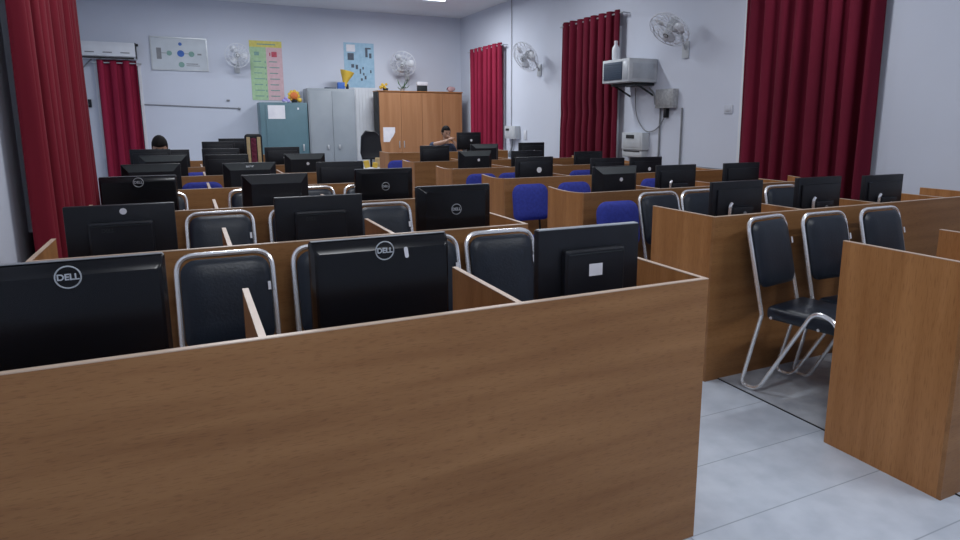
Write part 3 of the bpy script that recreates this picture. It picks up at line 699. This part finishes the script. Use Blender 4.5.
bm = bmesh.new(); lathe(bm, [(.05, .06), (.045, .12), (.07, .20), (.12, .30), (.14, .36), (.12, .36), (.05, .2)], 18, Matrix.Rotation(.25, 4, 'Y')); finish('cup', bm, YEL, t)
bm = bmesh.new(); box(bm, -.12, .02, -.05, .05, 0, .13, bev=.01); finish('plinth_block', bm, INKB, t)
bm = bmesh.new(); box(bm, .05, .10, -.03, .03, 0, .10, bev=.01); finish('foot', bm, BLKM, t)
tag(finish('folded_cloth', bx(.93, 1.15, 11.68, 11.78, 2.155, 2.185, bev=.01), INK), 'flat dark folded item left of the yellow cup on grey cupboard', 'cloth')
t = thing('flower_pot', 'cluster of small yellow flowers at left end of wooden cupboard top', 'decoration', (2.16, 11.72, 2.14))
bm = bmesh.new(); lathe(bm, [(.05, 0), (.06, .05)], 12); finish('pot', bm, GREYP, t)
bm = bmesh.new()
for k in range(9): blob(bm, (random.uniform(-.11, .11), random.uniform(-.04, .04), random.uniform(.05, .13)), .028, n=8)
finish('blossoms', bm, YEL, t)
t = thing('potted_plant', 'small dark green plant on wooden cupboard between yellow flowers and trophy', 'plant', (2.52, 11.72, 2.14))
bm = bmesh.new(); lathe(bm, [(.04, 0), (.05, .05)], 12); finish('pot', bm, SILV, t)
bm = bmesh.new()
for k in range(12):
    a = k * 2.4; r = .05 + .03 * (k % 3); h = .06 + .16 * (k % 4 == 0) + .03 * (k % 3)
    v = [bm.verts.new(q) for q in ((0, 0, .045), (r * math.cos(a) - .012, r * math.sin(a), h * .6), (r * 1.4 * math.cos(a), r * 1.2 * math.sin(a), h), (r * math.cos(a) + .012, r * math.sin(a) + .01, h * .6))]
    bm.faces.new(v)
f = finish('leaves', bm, GRN, t); f.modifiers.new('t', 'SOLIDIFY').thickness = .004
t = thing('small_trophy', 'small white-topped trophy box in middle of wooden cupboard top', 'trophy', (2.95, 11.72, 2.14))
bm = bmesh.new(); box(bm, -.10, .10, -.05, .05, 0, .12, bev=.006); finish('plinth_block', bm, GREYP, t)
bm = bmesh.new(); box(bm, -.12, .12, -.05, .05, .12, .20, bev=.02); finish('top_block', bm, PAPER, t)
t = thing('soft_ornament', 'small dusty pink round ornament at right end of wooden cupboard', 'decoration', (3.60, 11.72, 2.14))
bm = bmesh.new(); blob(bm, (0, 0, .06), .06, (1.3, .8, 1)); blob(bm, (.06, 0, .07), .04); finish('body', bm, PINK, t)
bm = bmesh.new(); tube(bm, [(.09 * math.cos(a), 0, .05 + .06 * math.sin(a)) for a in [PI * k / 10 for k in range(11)]], .010, 6); finish('handle', bm, REDK, t)

# right wall: air cooler on bracket, boxes, conduits
t = thing('air_cooler', 'boxy grey-white air cooler with dark grille on right wall', 'air cooler', (3.80, 5.63, 2.035))
finish('casing', bx(-.235, .215, -.30, .30, 0, .30, bev=.008), OFFW, t)
g = finish('front_grille', bx(-.243, -.234, -.15, .26, .035, .265, bev=.003), NAVYG, t)
bm = bmesh.new()
for k in range(7): box(bm, -.248, -.243, -.15, .26, .05 + k * .03, .056 + k * .03)
finish('grille_slat', bm, NAVYG, g, smooth=False)
finish('control_panel', bx(-.241, -.234, -.27, -.18, .035, .265, bev=.003), SILV, t)
finish('side_vent', bx(-.18, .17, -.306, -.30, .05, .24, bev=.002), SILV, t)
bm = bmesh.new(); box(bm, -.10, .215, -.25, .28, -.035, -.005); tube(bm, [(-.05, -.24, -.03), (.21, -.24, -.16)], .014, 6); tube(bm, [(-.05, .26, -.03), (.21, .26, -.16)], .014, 6)
finish('wall_bracket', bm, GREYP, t)
t = thing('plastic_bottle', 'white plastic bottle standing on top of the air cooler', 'bottle', (3.64, 5.74, 2.337))
bm = bmesh.new(); lathe(bm, [(.035, 0), (.048, .01), (.05, .13), (.045, .16), (.022, .20), (.022, .215)], 16); finish('bottle_body', bm, WHITE, t)
bm = bmesh.new(); lathe(bm, [(.024, .215), (.024, .245), (.018, .25)], 14); finish('cap', bm, PAPER, t)
def wbox(label, y0, y1, z0, z1, d, mat, nm, cat, extra=True):
    t = thing(nm, label, cat, (XR, (y0 + y1) / 2, z0)); w = (y1 - y0) / 2; h = z1 - z0
    finish('casing', bx(-d, -.0, -w, w, 0, h, bev=.006), mat, t)
    if extra: finish('cover', bx(-d - .006, -d, -w + .03, w - .03, .03, h - .03, bev=.003), mat, t)
    return t
t = wbox('square grey perforated switch box below right of the air cooler', 4.90, 5.24, 1.70, 1.94, .09, BOXG, 'switch_box', 'switch box')
t = wbox('white meter box with dark display low on right wall beside curtain', 5.44, 5.90, 1.15, 1.38, .12, OFFW, 'meter_box', 'meter box')
finish('display', bx(-.131, -.125, -.06, .12, .15, .20), DARK, t, smooth=False)
bm = bmesh.new(); box(bm, -.10, 0, -.20, .24, -.10, -.0, bev=.01); finish('lower_unit', bm, OFFW, t)
finish('slot', bx(-.106, -.10, -.15, .20, -.03, -.015), DARK, t, smooth=False)
t = wbox('small grey-white switch box right of the far bright curtain', 9.25, 9.70, 1.20, 1.44, .11, OFFW, 'switch_box', 'switch box')
finish('display', bx(-.121, -.115, .02, .16, .15, .19), DARK, t, smooth=False)
bm = bmesh.new(); tube(bm, [(XR - .05, 9.48, 1.2), (XR - .04, 9.52, 1.05), (XR - .03, 9.6, .92)], .022, 6); tube(bm, [(XR - .03, 9.6, .95), (XR - .03, 9.66, .86)], .035, 8)
tag(finish('cable', bm, GREYC), 'cable and plug hanging under the far small switch box', 'cable')
wbox('black plug socket under the grey perforated switch box', 5.06, 5.12, 1.58, 1.70, .05, BLKM, 'plug_socket', 'socket', False)
wbox('pale wall switch plate left of the wide dark curtain', 3.96, 4.09, 1.62, 1.72, .012, SWP, 'switch_plate', 'switch')
wbox('pale switch plate right of the far small switch box', 8.98, 9.08, 1.20, 1.36, .02, WHITE, 'switch_plate', 'switch')
def cond(label, pts, r=.012, rr=.05):
    bm = bmesh.new(); tube(bm, rounded_path(pts, rr), r, 6); return tag(finish('conduit', bm, GREYC), label, 'conduit')
cond('thin vertical grey conduit above the far small switch box', [(XR - .015, 9.6, ZC), (XR - .015, 9.6, 2.5), (XR - .015, 9.6, 1.44)], .007)
cond('thin vertical conduit below the grey perforated switch box', [(XR - .015, 5.22, 1.70), (XR - .015, 5.22, 1.2), (XR - .015, 5.22, .8)])
cond('thin vertical conduit on bare right wall near the upper fan', [(XR - .015, 4.80, 1.70), (XR - .015, 4.80, 1.2), (XR - .015, 4.80, .8)])
cond('low horizontal conduits on right wall left of wide curtain', [(XR - .015, 4.85, .98), (XR - .015, 4.4, .98), (XR - .015, 3.95, .98)], .01)
bm = bmesh.new(); tube(bm, rounded_path([(XR - .03, 5.75, 1.98), (XR - .03, 5.72, 1.6), (XR - .03, 5.50, 1.38), (XR - .03, 5.25, 1.42), (XR - .03, 5.10, 1.60)], .15, 8), .008, 6)
tube(bm, rounded_path([(XR - .03, 5.45, 1.97), (XR - .03, 5.34, 1.9), (XR - .03, 5.31, 1.75)], .08, 6), .012, 6)
tag(finish('cable', bm, GREYC), 'cable hanging in a loop from air cooler to the plug socket', 'cable')

# ------------------------------------------------------------------ back of the room: chairs, table, people
t = thing('office_chair', 'black high-back mesh office chair before the white ribbed door', 'chair', (1.40, 9.85, 0))
bm = bmesh.new(); prism(bm, [(-.17, 0), (.17, 0), (.20, .12), (.17, .42), (.09, .52), (-.09, .52), (-.17, .42), (-.20, .12)], -.02, .03, Matrix.Translation((0, .22, .84)) @ Matrix.Rotation(-.1, 4, 'X'), bulge=-.01, bev=.015); finish('backrest', bm, BLKM, t)
bm = bmesh.new(); box(bm, -.24, .24, -.24, .22, .46, .54, bev=.03, seg=3); finish('seat', bm, BLKM, t)
bm = bmesh.new(); lathe(bm, [(.03, .08), (.03, .46)], 12); finish('gas_column', bm, SILV, t)
bm = bmesh.new(); tube(bm, rounded_path([(0, .1, .48), (0, .27, .5), (0, .27, .9)], .08), .02, 6); finish('back_support', bm, BLKM, t)
for s in (-1, 1):
    bm = bmesh.new(); tube(bm, rounded_path([(s * .22, .12, .48), (s * .28, .12, .52), (s * .28, .12, .70), (s * .28, -.14, .71)], .05), .018, 8); finish('armrest', bm, BLKM, t)
for k in range(5):
    a = k * 2 * PI / 5 + .3; bm = bmesh.new(); tube(bm, [(0, 0, .10), (.28 * math.cos(a), .28 * math.sin(a), .075)], .018, 6); blob(bm, (.28 * math.cos(a), .28 * math.sin(a), .03), .03, n=8); finish('leg', bm, BLKM, t)

t = thing('patterned_chair', 'tall-backed chair with cream and maroon patterned back before teal cupboard', 'chair', (-.70, 8.72, 0))
bm = bmesh.new(); prism(bm, rrect(.25, .52, .05, 5, .02), -.02, .03, Matrix.Translation((0, .20, 1.075)), bev=.01, bulge=0); bk = finish('backrest', bm, BLKM, t)
bm = bmesh.new()
for s in (-1, 1): box(bm, s * .075 - .025, s * .075 + .025, .170, .181, .86, 1.29, bev=.004)
finish('cream_stripe', bm, CREAM, bk)
bm = bmesh.new(); box(bm, -.038, .038, .171, .181, .90, 1.27)
for k in range(5): blob(bm, (0, .172, .93 + k * .08), .03, (1, .3, 1), 8)
finish('maroon_motif', bm, REDK, bk)
bm = bmesh.new(); box(bm, -.22, .22, -.22, .2, .43, .50, bev=.02); finish('seat', bm, REDK, t)
for sx in (-1, 1):
    for sy in (-1, 1): finish('leg', bx(sx * .18 - .018, sx * .18 + .018, sy * .17 - .018, sy * .17 + .018, 0, .44), BLKM, t)
bm = bmesh.new()
for sx in (-1, 1): box(bm, sx * .10 - .012, sx * .10 + .012, .19, .215, .48, .84)
finish('back_support', bm, BLKM, t)

t = thing('side_table', 'small table with a white cover beside the office chair', 'table', (1.22, 9.22, 0))
bm = bmesh.new(); box(bm, -.22, .22, -.2, .2, .72, .745, bev=.004); finish('tabletop', bm, WHITE, t)
bm = bmesh.new(); box(bm, -.225, .225, -.207, -.201, .50, .75); finish('cover_flap', bm, PAPER, t, smooth=False)
for sx in (-1, 1):
    for sy in (-1, 1): finish('leg', bx(sx * .19 - .015, sx * .19 + .015, sy * .17 - .015, sy * .17 + .015, 0, .72), SILV, t)
for k, (x, y, r, m, l, h) in enumerate([(1.10, 9.2, .045, YEL, 'small yellow packet on left of the white side table', .12), (1.30, 9.25, .05, CREAM, 'cream paper packet on right of the white side table', .16), (1.20, 9.12, .04, YEL, 'small yellow packet in the middle of the white side table', .09)]):
    bm = bmesh.new(); box(bm, -r, r, -r * .6, r * .6, 0, h, bev=.012, M=Matrix.Rotation(.2 * (k - 1), 4, 'Y'));  bmesh.ops.translate(bm, vec=(x, y, .755), verts=bm.verts[:])
    tag(finish('packet', bm, m), l, 'packet')
bm = bmesh.new(); prism(bm, [(-.07, 0), (.07, 0), (.06, .18), (.02, .22), (-.03, .21), (-.06, .16)], -.05, .05, Matrix.Translation((.92, 9.1, .66)), bev=.01)
tag(finish('cloth_bag', bm, BLUE), 'dark blue bag beside the white side table', 'bag')
t = thing('stool', 'small dark stool under the dark blue bag', 'stool', (.92, 9.1, 0))
bm = bmesh.new(); lathe(bm, [(.12, .63), (.13, .64), (.13, .655), (.12, .66)], 18); finish('seat', bm, BLKM, t)
for k in range(3):
    a = k * 2 * PI / 3; bm = bmesh.new(); tube(bm, [(.07 * math.cos(a), .07 * math.sin(a), .64), (.14 * math.cos(a), .14 * math.sin(a), 0)], .012, 6); finish('leg', bm, BLKM, t)

def skinned(name, joints, edges, rads, mat, parent, root=0, sub=2):
    me = bpy.data.meshes.new(name); me.from_pydata([Vector(j) for j in joints], edges, []); me.materials.append(mat)
    o = bpy.data.objects.new(name, me); C.objects.link(o); o.parent = parent
    o.modifiers.new('skin', 'SKIN'); me.skin_vertices
    for i, r in enumerate(rads): me.skin_vertices[0].data[i].radius = (r, r) if not isinstance(r, tuple) else r
    for i in range(len(joints)): me.skin_vertices[0].data[i].use_root = (i == root)
    s = o.modifiers.new('sub', 'SUBSURF'); s.levels = sub; s.render_levels = sub
    return o
def head_mesh(bm, c, s=1.0, M=None):
    base = len(bm.verts); vs0 = set(bm.verts)
    bmesh.ops.create_uvsphere(bm, u_segments=24, v_segments=18, radius=1)
    vs = [v for v in bm.verts if v not in vs0]
    for v in vs:
        x, y, z = v.co; X = x * .075; Y = y * .095; Z = z * .115
        if z < 0: X *= 1 - .28 * (-z) ** 1.5; Y *= 1 - .10 * (-z)
        if y < 0 and z < .3: Y *= .97
        v.co = (X, Y, Z)
    for cc, r, sc in (((0, -.097, -.012), .016, (.8, 1.2, 1.6)), ((-.076, .005, -.01), .022, (.4, .8, 1.4)), ((.076, .005, -.01), .022, (.4, .8, 1.4)), ((0, -.087, -.058), .018, (1.3, .6, .45))): blob(bm, cc, r, sc)
    allv = [v for v in bm.verts if v not in vs0]
    T_ = Matrix.Translation(c) @ (M or Matrix.Identity(4)) @ Matrix.Scale(s, 4)
    bmesh.ops.transform(bm, matrix=T_, verts=allv)
    return T_
def person(label, loc, rz, ztop, shirt, pose, long_hair):
    t = thing('person', label, 'person', loc, rz)
    hz = ztop - .125; hy = -.05                      # head centre
    sh = hz - .27; sw = .175
    J = [(0, .02, .63), (0, .02, .76), (0, 0, sh - .08), (0, -.01, sh + .02), (0, -.02, sh + .10), (0, -.03, hz - .06),   # pelvis..neck
         (-.10, -.02, .62), (-.13, -.40, .585), (-.13, -.42, .08), (-.13, -.52, .04), (.10, -.02, .62), (.13, -.40, .585), (.13, -.42, .08), (.13, -.52, .04)]
    E = [(0, 1), (1, 2), (2, 3), (3, 4), (4, 5), (0, 6), (6, 7), (7, 8), (8, 9), (0, 10), (10, 11), (11, 12), (12, 13)]
    Rr = [.085, .075, .085, .075, .05, .045, .06, .05, .040, .04, .06, .05, .040, .04]
    arms = pose(sw, sh)
    for A in arms:
        b = len(J); J += A; E += [(3, b)] + [(b + k, b + k + 1) for k in range(len(A) - 1)]
        Rr += [.060, .044, .034, .026][:len(A)]
    body = skinned('body', J, E, Rr, SKIN, t)
    bm = bmesh.new()
    T_ = head_mesh(bm, (0, hy, hz), 1.12 if long_hair else .95, Matrix.Rotation(.42 if long_hair else .2, 4, 'X'))
    hd = finish('head', bm, SKIN, t, angle=80)
    # face: eyes, brows, mouth
    bm = bmesh.new()
    for s in (-1, 1): blob(bm, T_ @ Vector((s * .03, -.086, .008)), .010, (1.2, .6, .7), 8); 
    finish('eyes', bm, HAIR, hd)
    bm = bmesh.new(); blob(bm, T_ @ Vector((0, -.092, -.062)), .012, (1.8, .5, .4), 8); finish('mouth', bm, PINK, hd)
    # hair cap
    bm = bmesh.new(); bmesh.ops.create_uvsphere(bm, u_segments=24, v_segments=16, radius=1)
    for v in bm.verts:
        x, y, z = v.co; v.co = (x * .083, y * .102 + .008, z * .118 + .008)
    kill = [v for v in bm.verts if (v.co.y < -.055 and v.co.z < (.03 if long_hair else .05)) or (v.co.z < (-.10 if long_hair else -.04) and not long_hair) or (v.co.y < -.02 and v.co.z < -.0)]
    bmesh.ops.delete(bm, geom=kill, context='VERTS')
    bmesh.ops.transform(bm, matrix=T_, verts=bm.verts[:]); 
    if long_hair: blob(bm, T_ @ Vector((0, .10, -.03)), .05, (1.1, .8, 1.2), 14)
    hr = finish('hair', bm, HAIR, t, angle=80); hr.modifiers.new('t', 'SOLIDIFY').thickness = .006
    # clothing
    K = [(0, .02, .66), (0, .02, .76), (0, 0, sh - .08), (0, -.01, sh + .02), (0, -.02, sh + .075)]
    EE = [(0, 1), (1, 2), (2, 3), (3, 4)]; RR = [.155, .150, .165, .125, .072]
    for A in arms:
        b = len(K); p, q, r_ = Vector(A[0]), Vector(A[1]), Vector(A[2]); K += [A[0], A[1], tuple(q.lerp(r_, .35))]
        EE += [(3, b), (b, b + 1), (b + 1, b + 2)]; RR += [.080, .062, .056]
    skinned('shirt', K, EE, RR, shirt, t)
    skinned('trousers', [(0, .02, .63), (-.10, -.02, .62), (-.13, -.40, .585), (-.13, -.42, .12), (.10, -.02, .62), (.13, -.40, .585), (.13, -.42, .12)], [(0, 1), (1, 2), (2, 3), (0, 4), (4, 5), (5, 6)], [.145, .105, .08, .06, .105, .08, .06], SHIRT, t)
    # hands: palm and five bent fingers
    for A, s in zip(arms, (-1, 1)):
        w = Vector(A[-1]); d = (w - Vector(A[-2])).normalized(); side = d.cross(Vector((0, 0, 1))).normalized(); dn = side.cross(d).normalized()
        J2 = [w - d * .02, w + d * .045]; E2 = [(0, 1)]; R2 = [.022, .030]
        for k, ln in enumerate((.062, .072, .068, .052)):
            o_ = side * (.027 - .018 * k); b = len(J2)
            J2 += [w + d * .08 + o_, w + d * (.08 + ln * .55) + o_ - dn * .01, w + d * (.08 + ln * .85) + o_ - dn * .032]
            E2 += [(1, b), (b, b + 1), (b + 1, b + 2)]; R2 += [.0095, .0085, .007]
        b = len(J2); J2 += [w + d * .03 + side * .04, w + d * .065 + side * .052 - dn * .015]; E2 += [(1, b), (b, b + 1)]; R2 += [.011, .009]
        skinned('hand', J2, E2, R2, SKIN, t, sub=1)
    return t
def typing(sw, sh): return [[(-sw, -.02, sh), (-sw - .03, -.16, sh - .22), (-sw + .05, -.36, sh - .24), (-sw + .08, -.42, sh - .235)], [(sw, -.02, sh), (sw + .03, -.16, sh - .22), (sw - .05, -.36, sh - .24), (sw - .08, -.42, sh - .235)]]
def chin(sw, sh): return [[(-sw, -.03, sh + .0), (-sw - .13, -.10, sh + .06), (-sw + .04, -.26, sh + .115), (-.05, -.24, sh + .15)], [(sw, -.03, sh), (sw + .05, -.22, sh - .18), (sw - .07, -.26, sh + .04), (.05, -.21, sh + .13)]]
person('person with dark hair seated behind the far left monitors, looking down', (-1.92, 7.72, 0), 0, 1.34, REDK, typing, True)
person('person in dark blue shirt seated at the teacher desk, hands raised to chin', (2.39, 8.92, 0), 0.1, 1.462, SHIRT, chin, False)
for x, y, l in ((-1.92, 7.75, 'black steel chair under the person seated at back left'), (2.39, 8.95, 'black steel chair under the person at the teacher desk')):
    SC.put((x, y, -.0 if x < 1 else .006), 0, l, 'black steel chairs under the two seated persons')

# ------------------------------------------------------------------ ceiling lights
def tube_light(x, y, pw, label):
    t = thing('ceiling_light', label, 'light', (x, y, ZC), 0, 'ceiling tube lights')
    finish('housing', bx(-.62, .62, -.06, .06, -.05, 0, bev=.005), WHITE, t)
    m = bpy.data.materials.get('tube_glow')
    if not m:
        m = new_mat('tube_glow', (1, 1, 1)); b = m.node_tree.nodes['Principled BSDF']
        b.inputs['Emission Color'].default_value = (.80, .88, 1, 1); b.inputs['Emission Strength'].default_value = 6
    bm = bmesh.new(); tube(bm, [(-.6, 0, -.07), (.6, 0, -.07)], .016, 10); finish('lamp_tube', bm, m, t)
    ld = bpy.data.lights.new('tube_lamp', 'AREA'); ld.shape = 'RECTANGLE'; ld.size = 1.2; ld.size_y = .14; ld.energy = pw; ld.color = (.93, .96, 1)
    lo = bpy.data.objects.new('tube_lamp', ld); C.objects.link(lo); lo.parent = t; lo.location = (0, 0, -.10)
for x, y, pw, l in ((-.9, -1.4, 44, 'ceiling tube light above the nearest desks, left'), (2.2, -1.4, 40, 'ceiling tube light above the nearest desks, right'),
                 (-.9, 2.6, 44, 'ceiling tube light above the middle of the left block'), (2.2, 2.6, 34, 'ceiling tube light above the middle of the right block'),
                 (-.9, 6.4, 42, 'ceiling tube light above the far part of the left block'), (2.2, 6.4, 36, 'ceiling tube light above the far part of the right block'),
                 (-.9, 9.9, 44, 'ceiling tube light before the teal cupboard'), (2.2, 9.9, 78, 'ceiling tube light before the wooden cupboard')):
    tube_light(x, y, pw, l)
w = bpy.data.worlds.new('World'); bpy.context.scene.world = w; w.use_nodes = True
w.node_tree.nodes['Background'].inputs[0].default_value = (.5, .6, .8, 1); w.node_tree.nodes['Background'].inputs[1].default_value = .3

# ------------------------------------------------------------------ camera
cam = bpy.data.cameras.new('camera'); co = bpy.data.objects.new('camera', cam); C.objects.link(co)
yaw, pitch, roll, f = .451792651, -.18112265, .00145150798, 647.168173
fw = Vector((math.sin(yaw) * math.cos(pitch), math.cos(yaw) * math.cos(pitch), math.sin(pitch)))
r = Vector((math.cos(yaw), -math.sin(yaw), 0)); u = r.cross(fw)
r2 = r * math.cos(roll) + u * math.sin(roll); u2 = -r * math.sin(roll) + u * math.cos(roll)
M = Matrix((r2, u2, -fw)).transposed().to_4x4(); M.translation = (-1.60212, -1.66730, 1.541178)
co.matrix_world = M
cam.sensor_fit = 'HORIZONTAL'; cam.sensor_width = 36; cam.lens = f * 36 / 960
cam.shift_x = -(504.56 - 480) / 960; cam.shift_y = -(270 - 238.984) / 960
cam.clip_start = .05
sc = bpy.context.scene; sc.camera = co
sc.view_settings.view_transform = 'Standard'; sc.view_settings.look = 'None'; sc.view_settings.gamma = 1; sc.view_settings.exposure = 0
